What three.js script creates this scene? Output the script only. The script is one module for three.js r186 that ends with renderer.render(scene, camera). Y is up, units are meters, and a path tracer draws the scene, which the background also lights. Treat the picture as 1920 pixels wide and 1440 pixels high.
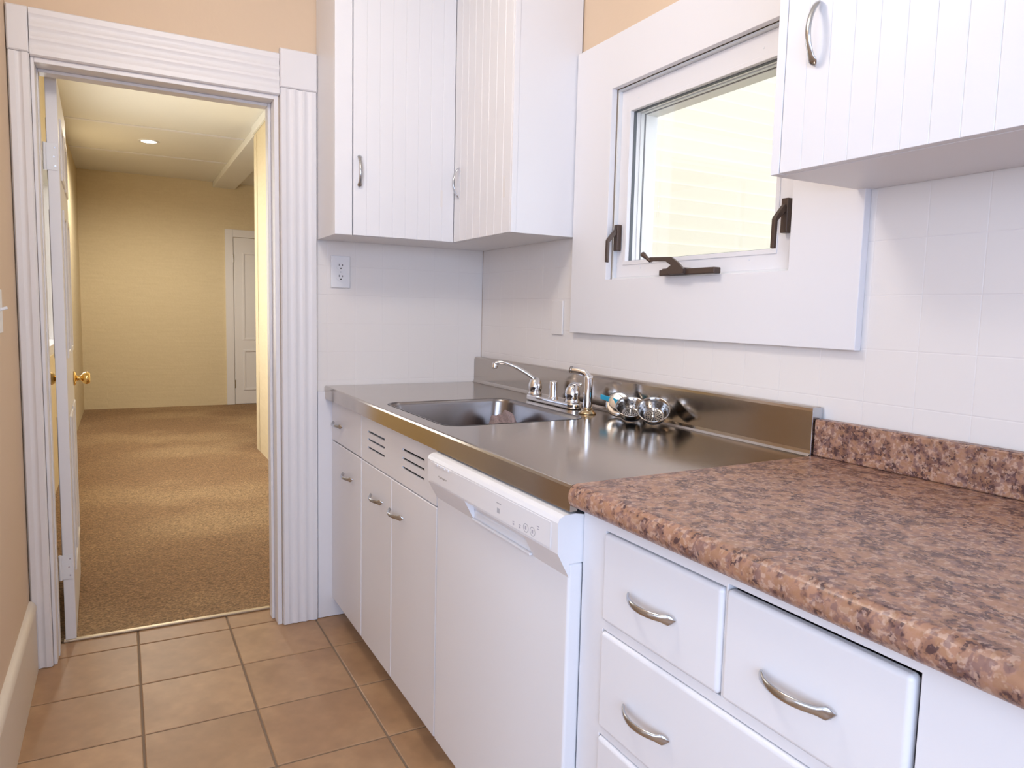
import * as THREE from 'three';
import { RoundedBoxGeometry } from 'three/addons/geometries/RoundedBoxGeometry.js';
import { mergeGeometries } from 'three/addons/utils/BufferGeometryUtils.js';
import { RectAreaLightUniformsLib } from 'three/addons/lights/RectAreaLightUniformsLib.js';

// ------------------------------------------------------------------ camera, sky, lights, exposure
const scene = new THREE.Scene();
const renderer = new THREE.WebGLRenderer({ antialias: true });
renderer.toneMapping = THREE.LinearToneMapping;
renderer.toneMappingExposure = 0.97;
renderer.shadowMap.enabled = true;
RectAreaLightUniformsLib.init();

const camera = new THREE.PerspectiveCamera(56.108, 4 / 3, 0.05, 100);
{
  const yaw = 0.4973, pitch = -0.0982, roll = 0.0241;
  camera.position.set(-1.3381, 1.2068, 2.7456);
  const fwd = new THREE.Vector3(Math.sin(yaw) * Math.cos(pitch), Math.sin(pitch), -Math.cos(yaw) * Math.cos(pitch));
  const right = new THREE.Vector3(Math.cos(yaw), 0, Math.sin(yaw));
  const up = new THREE.Vector3().crossVectors(right, fwd);
  const u2 = up.clone().multiplyScalar(Math.cos(roll)).addScaledVector(right, -Math.sin(roll));
  camera.up.copy(u2);
  camera.lookAt(camera.position.clone().add(fwd));
}
scene.background = new THREE.Color().setRGB(0.93, 0.97, 1.04);   // bright overcast sky
scene.backgroundIntensity = 2.2;

function windowLight(w, h, pos, target, rgb, nits) {             // daylight entering by a window, as large as its glass
  const l = new THREE.RectAreaLight(new THREE.Color().setRGB(...rgb), nits, w, h);
  l.position.set(...pos); l.lookAt(...target); scene.add(l); return l;
}
windowLight(1.7, 1.3, [-3.56, 1.5, 2.75], [0, 1.5, 2.75], [0.655, 0.885, 1.33], 1.6);      // kitchen side window, outside the frame
windowLight(2.1, 1.3, [-2.25, 1.5, 4.16], [-2.25, 1.5, 0], [0.655, 0.885, 1.33], 6.4);      // kitchen rear window, behind the viewer
windowLight(2.6, 1.25, [-1.70, 1.5, -2.4], [0, 1.5, -2.4], [1.0, 0.98, 0.92], 3.4);     // window of the carpeted room
const LAMP_KITCHEN = 2.55, LAMP_FAR = 12.0;                          // candela of the two ceiling lamps

// ------------------------------------------------------------------ helpers
let seed = 7;
const rnd = () => { seed = (seed * 1664525 + 1013904223) >>> 0; return seed / 4294967296; };
const taken = {};
function numbered(n) { taken[n] = (taken[n] ?? -1) + 1; return taken[n] ? n + '_' + String(taken[n]).padStart(3, '0') : n; }
const V = (x, y, z) => new THREE.Vector3(x, y, z);
function thing(name, label, category, [x, y, z] = [0, 0, 0], group) {
  const o = new THREE.Group(); o.name = numbered(name); o.position.set(x, y, z); scene.add(o);
  o.userData = { label, category }; if (group) o.userData.group = group;
  return o;
}
function structure(name, label, category, [x, y, z] = [0, 0, 0]) {
  const o = new THREE.Group(); o.name = name; o.position.set(x, y, z); scene.add(o);
  o.userData = { label, category, kind: 'structure' };
  return o;
}
// a mesh given in world coordinates, attached under parent
function part(parent, name, geo, mat, pos = [0, 0, 0], rot) {
  const m = new THREE.Mesh(geo, mat); m.name = name; m.position.set(...pos);
  if (rot) m.rotation.set(rot[0], rot[1], rot[2], rot[3] || 'XYZ');
  parent.updateWorldMatrix(true, false); m.updateMatrixWorld(); parent.attach(m);
  return m;
}
function bg(x0, x1, y0, y1, z0, z1, r = 0, seg = 2) {            // box geometry from extents, world coordinates, rounded by r
  const w = x1 - x0, h = y1 - y0, d = z1 - z0;
  const g = r ? new RoundedBoxGeometry(w, h, d, seg, Math.min(r, w / 2.01, h / 2.01, d / 2.01)) : new THREE.BoxGeometry(w, h, d);
  g.translate((x0 + x1) / 2, (y0 + y1) / 2, (z0 + z1) / 2);
  return g;
}
function metreUV(g, s = 1, ou = 0, ov = 0) {                      // uv in metres by the dominant axis of each face
  if (g.index) g = g.toNonIndexed();
  const p = g.attributes.position, uv = new Float32Array(p.count * 2);
  const a = V(), b = V(), c = V();
  for (let i = 0; i < p.count; i += 3) {
    a.fromBufferAttribute(p, i); b.fromBufferAttribute(p, i + 1); c.fromBufferAttribute(p, i + 2);
    const n = b.clone().sub(a).cross(c.clone().sub(a)); const ax = Math.abs(n.x), ay = Math.abs(n.y), az = Math.abs(n.z);
    [a, b, c].forEach((q, k) => {
      let u, v;
      if (ax >= ay && ax >= az) { u = q.z; v = q.y; } else if (ay >= az) { u = q.x; v = q.z; } else { u = q.x; v = q.y; }
      uv[(i + k) * 2] = u / s + ou; uv[(i + k) * 2 + 1] = v / s + ov;
    });
  }
  g.setAttribute('uv', new THREE.BufferAttribute(uv, 2));
  return g;
}
// plate: base on z = 0, front at z = d, front edges bevelled by bx / by
function plate(w, h, d, bx, by, bd, ou = 0, ov = 0) {
  const x = w / 2, y = h / 2, z1 = d - bd, P = [];
  const q = (a, b, c, e) => P.push(a, b, c, a, c, e);
  const B = [[-x, -y, 0], [x, -y, 0], [x, y, 0], [-x, y, 0]], M = B.map(([a, b]) => [a, b, z1]);
  const F = [[-x + bx, -y + by, d], [x - bx, -y + by, d], [x - bx, y - by, d], [-x + bx, y - by, d]];
  q(B[3], B[2], B[1], B[0]);
  for (let i = 0; i < 4; i++) { const j = (i + 1) % 4; q(B[i], B[j], M[j], M[i]); q(M[i], M[j], F[j], F[i]); }
  q(F[0], F[1], F[2], F[3]);
  const g = new THREE.BufferGeometry();
  g.setAttribute('position', new THREE.BufferAttribute(new Float32Array(P.flat()), 3));
  g.setAttribute('uv', new THREE.BufferAttribute(new Float32Array(P.flatMap(([a, b]) => [a + ou, b + ov])), 2));
  g.computeVertexNormals();
  return g;
}
const FACE_LEFT = [0, -Math.PI / 2, 0], FACE_UP = [-Math.PI / 2, 0, 0];   // plate front towards -x / +y
function rect(a0, a1, b0, b1) { const s = new THREE.Shape(); s.moveTo(a0, b0); s.lineTo(a1, b0); s.lineTo(a1, b1); s.lineTo(a0, b1); s.closePath(); return s; }
function hole(a0, a1, b0, b1, r = 0) {
  const s = new THREE.Path();
  if (!r) { s.moveTo(a0, b0); s.lineTo(a0, b1); s.lineTo(a1, b1); s.lineTo(a1, b0); s.closePath(); return s; }
  s.moveTo(a0 + r, b0); s.lineTo(a1 - r, b0); s.absarc(a1 - r, b0 + r, r, -Math.PI / 2, 0); s.lineTo(a1, b1 - r); s.absarc(a1 - r, b1 - r, r, 0, Math.PI / 2);
  s.lineTo(a0 + r, b1); s.absarc(a0 + r, b1 - r, r, Math.PI / 2, Math.PI); s.lineTo(a0, b0 + r); s.absarc(a0 + r, b0 + r, r, Math.PI, 1.5 * Math.PI);
  return s;
}
function ext(shape, depth, bevel = 0) {
  return new THREE.ExtrudeGeometry(shape, { depth: depth - 2 * bevel, bevelEnabled: bevel > 0, bevelSize: bevel, bevelThickness: bevel, bevelOffset: -bevel, bevelSegments: 2, curveSegments: 8 }).translate(0, 0, bevel);
}
const MX = new THREE.Matrix4().makeBasis(V(0, 0, 1), V(0, 1, 0), V(-1, 0, 0)), MY = new THREE.Matrix4().makeBasis(V(1, 0, 0), V(0, 0, 1), V(0, -1, 0));
const slabX = (x1, t, shape, bev) => ext(shape, t, bev).applyMatrix4(MX).translate(x1, 0, 0);   // shape in (z, y), from x1 towards -x
const slabZ = (z0, t, shape, bev) => ext(shape, t, bev).translate(0, 0, z0);                     // shape in (x, y), from z0 towards +z
const slabY = (y1, t, shape, bev) => ext(shape, t, bev).applyMatrix4(MY).translate(0, y1, 0);   // shape in (x, z), from y1 down
function poly(pts) { const s = new THREE.Shape(); pts.forEach(([a, b], i) => (i ? s.lineTo(a, b) : s.moveTo(a, b))); s.closePath(); return s; }
function cut(shape, ...hs) { shape.holes.push(...hs); return shape; }
const lathe = (pts, n = 32) => new THREE.LatheGeometry(pts.map(([r, y]) => new THREE.Vector2(r, y)), n);
const tube = (pts, r, n = 32, m = 12) => new THREE.TubeGeometry(new THREE.CatmullRomCurve3(pts.map((p) => V(...p))), n, r, m, false);
const merge = (...gs) => mergeGeometries(gs.map((g) => { const h = g.index ? g.toNonIndexed() : g; for (const k of Object.keys(h.attributes)) if (!['position', 'normal', 'uv'].includes(k)) h.deleteAttribute(k); return h; }));

// ------------------------------------------------------------------ procedural textures
function lattice(n, s) { const a = new Float32Array(n * n); let t = s >>> 0; for (let i = 0; i < a.length; i++) { t = (t * 1664525 + 1013904223) >>> 0; a[i] = t / 4294967296; } return a; }
const lat = {};
function vnoise(u, v, n, s) {                                       // tileable value noise, u and v in 0..1, n cells
  const key = n + '_' + s, L = (lat[key] ??= lattice(n, s * 7919 + n * 31 + 1));
  const x = u * n, y = v * n, x0 = Math.floor(x), y0 = Math.floor(y); let fx = x - x0, fy = y - y0;
  fx = fx * fx * (3 - 2 * fx); fy = fy * fy * (3 - 2 * fy);
  const m = (k) => ((k % n) + n) % n, a = m(x0), b = m(x0 + 1), c = m(y0) * n, d = m(y0 + 1) * n;
  return (L[c + a] * (1 - fx) + L[c + b] * fx) * (1 - fy) + (L[d + a] * (1 - fx) + L[d + b] * fx) * fy;
}
function fbm(u, v, n, s, o = 4) { let t = 0, a = 1, w = 0; for (let i = 0; i < o; i++) { t += a * vnoise(u, v, n << i, s + i); w += a; a *= 0.55; } return t / w; }
const smooth = (a, b, x) => { const t = Math.min(1, Math.max(0, (x - a) / (b - a))); return t * t * (3 - 2 * t); };
const mix = (a, b, t) => a.map((q, i) => q + (b[i] - q) * t);
function tex(n, f, size, srgb = true) {                            // f(u, v) gives 0..255 values; size is metres a side
  const d = new Uint8Array(n * n * 4);
  for (let j = 0; j < n; j++) for (let i = 0; i < n; i++) { const c = f((i + 0.5) / n, (j + 0.5) / n); const k = (j * n + i) * 4; for (let q = 0; q < 3; q++) d[k + q] = Math.max(0, Math.min(255, Array.isArray(c) ? c[q] : c)); d[k + 3] = 255; }
  const t = new THREE.DataTexture(d, n, n); t.wrapS = t.wrapT = THREE.RepeatWrapping; t.magFilter = THREE.LinearFilter; t.minFilter = THREE.LinearMipmapLinearFilter; t.generateMipmaps = true;
  if (srgb) t.colorSpace = THREE.SRGBColorSpace; t.repeat.set(1 / size, 1 / size); t.needsUpdate = true; return t;
}
const M = {};
const std = (o) => new THREE.MeshStandardMaterial(o);
const phys = (o) => new THREE.MeshPhysicalMaterial(o);
const rgb = (r, g, b) => new THREE.Color().setRGB(r, g, b);

M.paint = std({ color: rgb(0.79, 0.775, 0.79), roughness: 0.38 });            // white semi-gloss of cabinets and trim
M.trim = std({ color: rgb(0.79, 0.77, 0.785), roughness: 0.4 });
M.baseboard = std({ color: rgb(0.74, 0.65, 0.54), roughness: 0.45 });
M.tile = std({ color: rgb(0.79, 0.745, 0.715), roughness: 0.32 });
M.grout = std({ color: rgb(0.76, 0.71, 0.69), roughness: 0.7 });
M.appliance = std({ color: rgb(0.80, 0.79, 0.805), roughness: 0.28 });
M.applianceGrey = std({ color: rgb(0.45, 0.45, 0.46), roughness: 0.5 });
M.plate = std({ color: rgb(0.78, 0.78, 0.80), roughness: 0.35 });
M.dark = std({ color: rgb(0.015, 0.013, 0.012), roughness: 0.8 });
M.peach = std({ color: rgb(0.70, 0.535, 0.385), roughness: 0.75, bumpMap: tex(256, (u, v) => 255 * fbm(u, v, 16, 3, 4), 0.4, false), bumpScale: 0.0006 });
M.ceiling = std({ color: rgb(0.78, 0.76, 0.70), roughness: 0.85 });
M.cream = std({ map: tex(512, (u, v) => { const s = vnoise(u, v, 4, 1) * 0.3 + fbm(u, v * 1, 8, 5, 2) * 0.2; const st = vnoise(u * 1, v, 128, 9) * 0.5 + vnoise((u * 0.125) % 1, v, 128, 11) * 0.5; return mix([218, 201, 166], [229, 213, 180], 0.35 * s + 0.65 * st); }, 1.5), roughness: 0.8,
  bumpMap: tex(512, (u, v) => 255 * (0.7 * vnoise((u * 0.0625) % 1, v, 64, 21) + 0.3 * vnoise(u, v, 128, 22)), 1.5, false), bumpScale: 0.0015 });
M.carpet = std({ map: tex(1024, (u, v) => { const big = fbm(u, v, 3, 31, 3), f = vnoise(u, v, 512, 33), g = vnoise(u, v, 256, 34); const c = mix([150, 118, 86], [172, 142, 106], smooth(0.3, 0.7, big)); const k = 0.66 + 0.55 * (0.6 * f + 0.4 * g); return c.map((q) => q * k); }, 2.2), roughness: 0.97,
  bumpMap: tex(512, (u, v) => 255 * (0.6 * vnoise(u, v, 256, 41) + 0.4 * vnoise(u, v, 128, 42)), 1.1, false), bumpScale: 0.008 });
const tileTone = tex(512, (u, v) => { const a = fbm(u, v, 5, 51, 4), b = fbm(u, v, 24, 55, 3); const c = mix([164, 127, 93], [177, 140, 104], smooth(0.3, 0.7, a)); return c.map((q) => q * (0.95 + 0.1 * b)); }, 0.75);
M.floorTile = [1, 0.96, 1.03, 0.985].map((k) => std({ map: tileTone, color: rgb(k, k, k), roughness: 0.42 }));
M.floorGrout = std({ color: rgb(0.24, 0.17, 0.115), roughness: 0.9 });
M.laminate = phys({ map: tex(1024, (u, v) => {
  const a = fbm(u, v, 20, 61, 4), b = fbm(u, v, 60, 65, 3), d = fbm(u, v, 84, 69, 3), e = fbm(u, v, 46, 73, 3), f = fbm(u, v, 7, 77, 3);
  let c = mix([124, 90, 76], [166, 127, 106], smooth(0.32, 0.68, a));
  c = mix(c, [176, 128, 98], 0.35 * smooth(0.5, 0.66, f));
  c = mix(c, [196, 168, 150], 0.6 * smooth(0.53, 0.64, b));
  c = mix(c, [158, 116, 82], 0.4 * smooth(0.58, 0.68, e));
  c = mix(c, [78, 56, 56], 0.85 * smooth(0.55, 0.61, d) * smooth(0.44, 0.58, 1 - a));
  c = mix(c, [110, 84, 86], 0.45 * smooth(0.56, 0.66, 1 - e));
  return c; }, 0.36), roughness: 0.32, specularIntensity: 0.6 });
M.steel = std({ color: rgb(0.49, 0.43, 0.37), metalness: 1, roughness: 1, roughnessMap: tex(512, (u, v) => { const s = 26 + 18 * fbm(u, v, 5, 91, 4) + 5 * vnoise(u, v, 128, 95); return [s, s, s]; }, 0.9, false) });
M.basin = std({ color: rgb(0.31, 0.285, 0.275), metalness: 1, roughness: 0.34 });
M.chrome = std({ color: rgb(0.82, 0.82, 0.84), metalness: 1, roughness: 0.07 });
M.nickel = std({ color: rgb(0.54, 0.55, 0.575), metalness: 1, roughness: 0.2 });
M.darkSteel = std({ color: rgb(0.42, 0.40, 0.385), metalness: 1, roughness: 0.16 });
M.goldReflect = std({ color: rgb(0.60, 0.47, 0.29), metalness: 1, roughness: 0.18 });  // sprayer base: chrome with its gold reflection put into the colour
M.brass = std({ color: rgb(0.86, 0.60, 0.22), metalness: 1, roughness: 0.14 });
M.bronze = std({ color: rgb(0.085, 0.055, 0.042), metalness: 0.35, roughness: 0.4 });
M.gasket = std({ color: rgb(0.12, 0.13, 0.14), roughness: 0.6 });
M.vinyl = std({ color: rgb(0.80, 0.80, 0.80), roughness: 0.4 });
M.blue = std({ color: rgb(0.02, 0.33, 0.52), roughness: 0.4 });
M.rubber = std({ color: rgb(0.03, 0.028, 0.03), roughness: 0.7 });
M.mauveLump = std({ color: rgb(0.36, 0.27, 0.265), roughness: 0.95, bumpMap: tex(256, (u, v) => 255 * smooth(0.35, 0.6, fbm(u, v, 12, 101, 3)), 0.06, false), bumpScale: 0.003 });
M.siding = std({ color: rgb(0.82, 0.785, 0.67), roughness: 0.7 });
M.ground = std({ color: rgb(0.32, 0.33, 0.22), roughness: 1 });
M.glass = phys({ color: 0xffffff, transmission: 1, roughness: 0, thickness: 0, ior: 1.5 });

// ------------------------------------------------------------------ measures (metres): right wall x = 0, back wall z = 0
const H = 0.914, CEIL = 2.5, FARC = 2.665, LW = -1.625, ZW = -0.155;

// ------------------------------------------------------------------ kitchen floor
{
  const f = structure('floor', 'kitchen floor of square tan ceramic tiles with brown grout', 'floor');
  part(f, 'grout_bed', merge(bg(LW - 0.005, 0, -0.06, -0.003, -0.168, 4.2), bg(-3.6, LW - 0.005, -0.06, -0.003, 1.7, 4.2)), M.floorGrout);
  const gx = -1.3134, t = 0.3067, gz = -0.0381, gap = 0.006;
  const full = [0, 1, 2, 3].map((k) => plate(t - gap, t - gap, 0.009, 0.0022, 0.0022, 0.0016, k * 0.37, k * 0.23));
  for (let c = -8; c <= 4; c++) for (let r = -1; r < 14; r++) {
    let x0 = gx + c * t, x1 = x0 + t, z0 = gz + r * t, z1 = z0 + t;
    if (c >= 5 || x0 > -0.02) continue;
    z0 = Math.max(z0, -0.166); z1 = Math.min(z1, 4.19); x1 = Math.min(x1, -0.004);
    if (x1 < LW + 0.02) { z0 = Math.max(z0, 1.705); x0 = Math.max(x0, -3.595); if (z0 > z1 - 0.03 || x0 > x1 - 0.03) continue; }
    const w = x1 - x0 - gap, d = z1 - z0 - gap, whole = Math.abs(w - (t - gap)) < 1e-4 && Math.abs(d - (t - gap)) < 1e-4;
    const k = Math.floor(rnd() * 4);
    part(f, 'floor_tile', whole ? full[k] : plate(w, d, 0.009, 0.0022, 0.0022, 0.0016, k * 0.37, 0), M.floorTile[Math.floor(rnd() * 4)], [(x0 + x1) / 2, -0.009, (z0 + z1) / 2], FACE_UP);
  }
}
// ------------------------------------------------------------------ kitchen walls
const tileGeo = {};
function wallTiles(parent, face, u0, u1, v0, v1, uPhase, vPhase, skip) {   // 4 1/4 inch wall tiles, each a piece of its own
  const P = 0.1085, g = 0.0008, D = 0.003;
  for (let i = Math.floor((u0 - uPhase) / P); uPhase + i * P < u1; i++) for (let j = Math.floor((v0 - vPhase) / P); vPhase + j * P < v1; j++) {
    const a0 = Math.max(u0, uPhase + i * P), a1 = Math.min(u1, uPhase + (i + 1) * P), b0 = Math.max(v0, vPhase + j * P), b1 = Math.min(v1, vPhase + (j + 1) * P);
    if (a1 - a0 < 0.012 || b1 - b0 < 0.012 || (skip && skip(a0, a1, b0, b1))) continue;
    const w = a1 - a0 - g, h = b1 - b0 - g, key = w.toFixed(4) + '_' + h.toFixed(4);
    const geo = (tileGeo[key] ??= plate(w, h, D, 0.0014, 0.0014, 0.0003));
    const a = (a0 + a1) / 2, b = (b0 + b1) / 2;
    if (face === 'x') part(parent, 'wall_tile', geo, M.tile, [D, b, a], FACE_LEFT); else part(parent, 'wall_tile', geo, M.tile, [a, b, -D]);
  }
}
{
  const w = structure('wall_right', 'peach kitchen wall with white tiled splashback around the small window', 'wall');
  part(w, 'plaster', slabX(0.123, 0.12, cut(rect(-1.2, 4.2, 0, CEIL), hole(0.9, 1.606, 1.31, 1.895))), M.peach);
  part(w, 'tile_backing', merge(bg(0.0005, 0.0035, 0.93, 1.474, 0.004, 0.9), bg(0.0005, 0.0035, 0.93, 1.31, 0.9, 1.606), bg(0.0005, 0.0035, 0.93, 1.474, 1.606, 2.9)), M.grout);
  wallTiles(w, 'x', 0.002, 2.9, 0.93, 1.474, 1.795, 1.151, (a0, a1, b0, b1) => (a0 > 0.72 && a1 < 1.78 && b0 > 1.15) || (a0 > 0.89 && a1 < 1.62 && b1 > 1.30) || b1 < 0.99);
}
{
  const w = structure('wall_back', 'peach kitchen wall above the doorway with tiled splashback by the sink', 'wall');
  part(w, 'plaster', slabZ(ZW, 0.152, poly([[-1.73, 0], [-1.565, 0], [-1.565, 1.96], [-0.825, 1.96], [-0.825, 0], [0.003, 0], [0.003, FARC], [-1.73, FARC]])), M.peach);
  part(w, 'tile_backing', bg(-0.694, 0, 0.88, 1.474, -0.0035, -0.0005), M.grout);
  wallTiles(w, 'z', -0.694, 0, 0.895, 1.474, 0, 1.151, (a0, a1, b0, b1) => b1 < 0.9);
}
{
  const w = structure('wall_left', 'peach kitchen wall close beside the doorway, with a light switch', 'wall');
  part(w, 'plaster', merge(bg(LW - 0.1, LW, 0, CEIL, ZW + 0.154, 1.6), bg(-3.7, LW, 0, CEIL, 1.6, 1.7)), M.peach);
  const b = structure('baseboard_left', 'cream baseboard with rounded cap running along the left kitchen wall', 'baseboard');
  const s = new THREE.Shape(); s.moveTo(0, 0); s.lineTo(0.018, 0); s.lineTo(0.018, 0.205); s.quadraticCurveTo(0.022, 0.21, 0.019, 0.22); s.quadraticCurveTo(0.014, 0.236, 0, 0.238); s.closePath();
  part(b, 'board', ext(s, 1.57).translate(LW, 0, 0.025), M.baseboard);
}
{
  const w = structure('wall_rear', 'peach wall closing the kitchen behind the viewer', 'wall');
  part(w, 'plaster', slabZ(4.2, 0.1, cut(rect(-3.7, 0.12, 0, CEIL), hole(-3.3, -1.2, 0.85, 2.15))), M.peach);
  const rn = structure('window_4', 'white framed rear window of the kitchen', 'window');
  part(rn, 'window_frame', slabZ(4.18, 0.1, cut(rect(-3.3, -1.2, 0.85, 2.15), hole(-3.24, -2.28, 0.91, 2.09), hole(-2.22, -1.26, 0.91, 2.09))), M.trim);
  part(rn, 'pane', bg(-3.24, -2.28, 0.91, 2.09, 4.238, 4.242), M.glass); part(rn, 'pane', bg(-2.22, -1.26, 0.91, 2.09, 4.238, 4.242), M.glass);
  const v = structure('wall_side', 'peach wall of the kitchen alcove holding a large window', 'wall');
  part(v, 'plaster', slabX(-3.6, 0.1, cut(rect(1.6, 4.3, 0, CEIL), hole(1.9, 3.6, 0.85, 2.15))), M.peach);
  const n = structure('window_2', 'large white framed window lighting the kitchen alcove', 'window');
  part(n, 'window_frame', slabX(-3.58, 0.1, cut(rect(1.9, 3.6, 0.85, 2.15), hole(1.96, 2.72, 0.91, 2.09), hole(2.78, 3.54, 0.91, 2.09))), M.trim);
  part(n, 'pane', bg(-3.642, -3.638, 0.91, 2.09, 1.96, 2.72), M.glass); part(n, 'pane', bg(-3.642, -3.638, 0.91, 2.09, 2.78, 3.54), M.glass);
  const c = structure('ceiling', 'pale kitchen ceiling', 'ceiling');
  part(c, 'plaster', bg(-3.7, 0.12, CEIL, CEIL + 0.1, -0.003, 4.3), M.ceiling);
}
// ------------------------------------------------------------------ door casing, jambs
{
  const t = structure('trim_1', 'white fluted casing with corner blocks around the open doorway', 'door casing');
  const flute = (x0, x1, z0, d, n) => {                            // fluted board profile across its width
    const w = x1 - x0, s = [[x0, z0], [x0, z0 + d * 0.7], [x0 + 0.004, z0 + d]];
    const m = 0.016; s.push([x0 + m, z0 + d]);
    const fw = (w - 2 * m) / n;
    for (let i = 0; i < n; i++) for (let k = 0; k <= 6; k++) { const q = k / 6; s.push([x0 + m + fw * (i + 0.1 + 0.8 * q), z0 + d - 0.0042 * Math.sin(Math.PI * q)]); }
    s.push([x1 - m, z0 + d], [x1 - 0.004, z0 + d], [x1, z0 + d * 0.7], [x1, z0]);
    return s;
  };
  const vert = (x0, x1, y0, y1, n) => slabY(y1, y1 - y0, poly(flute(x0, x1, 0, 0.02, n)));
  part(t, 'side_casing', vert(-0.822, -0.692, 0.002, 1.984, 3), M.trim);
  part(t, 'side_casing', vert(-1.622, -1.566, 0.002, 1.964, 1), M.trim);
  const hp = flute(-0.072, 0.072, 0, 0.02, 3).map(([a, b]) => [b, a]);    // (z, y)
  const hg = ext(poly(hp), 0.74).applyMatrix4(new THREE.Matrix4().makeBasis(V(0, 0, 1), V(0, 1, 0), V(-1, 0, 0)));
  hg.translate(-0.824, 2.029, 0); part(t, 'head_casing', hg, M.trim);
  part(t, 'corner_block', plate(0.13, 0.134, 0.024, 0.004, 0.004, 0.004), M.trim, [-0.757, 2.052, 0]);
  part(t, 'corner_block', plate(0.056, 0.134, 0.024, 0.004, 0.004, 0.004), M.trim, [-1.594, 2.032, 0]);
  part(t, 'jamb', bg(-1.565, -1.555, 0, 1.96, ZW, 0.004, 0.002), M.trim);
  part(t, 'jamb', bg(-0.841, -0.825, 0, 1.96, ZW, 0.004, 0.002), M.trim);
  part(t, 'jamb', bg(-1.555, -0.841, 1.942, 1.958, ZW, 0.004, 0.002), M.trim);
  part(t, 'stop', bg(-1.555, -1.5515, 0, 1.942, -0.108, -0.06, 0.001), M.trim);
  part(t, 'stop', bg(-0.852, -0.841, 0, 1.942, -0.108, -0.06, 0.003), M.trim);
  part(t, 'stop', bg(-1.5515, -0.852, 1.931, 1.942, -0.108, -0.06, 0.003), M.trim);
  const f = structure('trim_2', 'plain white filler board between door casing and base cabinets', 'trim');
  part(f, 'board', bg(-0.690, -0.565, 0.002, 0.893, 0, 0.012, 0.001), M.trim);
  const e = structure('trim_3', 'thin metal edging strip where the carpet meets the tiles', 'threshold');
  part(e, 'strip', bg(-1.548, -0.842, 0, 0.009, -0.178, -0.160, 0.003), std({ color: rgb(0.55, 0.45, 0.32), metalness: 0.6, roughness: 0.35 }));
}
// ------------------------------------------------------------------ the open door
function knob(parent, pos, dir, n) {                                  // a door knob with rose and neck, axis along dir
  const g = lathe([[0, 0], [0.031, 0], [0.032, 0.004], [0.026, 0.009], [0.013, 0.011], [0.0105, 0.018], [0.0105, 0.026], [0.014, 0.031], [0.0225, 0.036], [0.0265, 0.044], [0.0268, 0.052], [0.023, 0.060], [0.018, 0.062], [0.016, 0.0605], [0, 0.061]], 40);
  const m = part(parent, n, g, M.brass, pos); m.quaternion.setFromUnitVectors(V(0, 1, 0), V(...dir)); return m;
}
{
  const d = structure('door_1', 'white panelled door standing open into the carpeted room', 'door', [-1.528, 0.008, -0.168]);
  const W = 0.735, T = 0.034, HT = 1.947;
  const slab = part(d, 'slab', bg(-T / 2, T / 2, 0, HT, -W, 0, 0.002).translate(-1.528, 0.008, -0.168), M.trim);
  for (const s of [-1, 1]) for (const [z0, z1] of [[0.10, 0.33], [0.405, 0.635]]) for (const [y0, y1] of [[0.22, 0.79], [1.0, 1.52], [1.62, 1.83]]) {
    const fr = slabX(0, 0.007, cut(rect(-z1, -z0, y0, y1), hole(-z1 + 0.022, -z0 - 0.022, y0 + 0.022, y1 - 0.022)), 0.003);
    fr.translate(s > 0 ? T / 2 + 0.006 : -T / 2 + 0.001, 0, 0).translate(-1.528, 0.008, -0.168);
    part(d, 'panel_moulding', fr, M.trim);
  }
  const k1 = knob(d, [-1.528 + T / 2, 0.885, -0.168 - 0.67], [1, 0, 0], 'door_knob'); k1.userData.label = 'polished brass knob';
  const k2 = knob(d, [-1.528 - T / 2, 0.885, -0.168 - 0.67], [-1, 0, 0], 'door_knob'); k2.userData.label = 'polished brass knob';
  for (const y of [0.275, 1.69]) {
    const h = part(d, 'hinge', merge(bg(-1.556, -1.516, y - 0.044, y + 0.044, -0.1675, -0.165, 0.001), new THREE.CylinderGeometry(0.0055, 0.0055, 0.09, 14).translate(-1.552, y, -0.164)), M.plate);
    for (const [ox, oy] of [[-0.003, -0.03], [-0.006, 0], [-0.003, 0.03]]) part(h, 'screw', new THREE.CylinderGeometry(0.0028, 0.0028, 0.0012, 12).rotateX(Math.PI / 2), M.nickel, [-1.52 + ox, y + oy, -0.1648]);
  }
  d.rotation.y = 0.024; d.position.x += 0.003;
}
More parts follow.
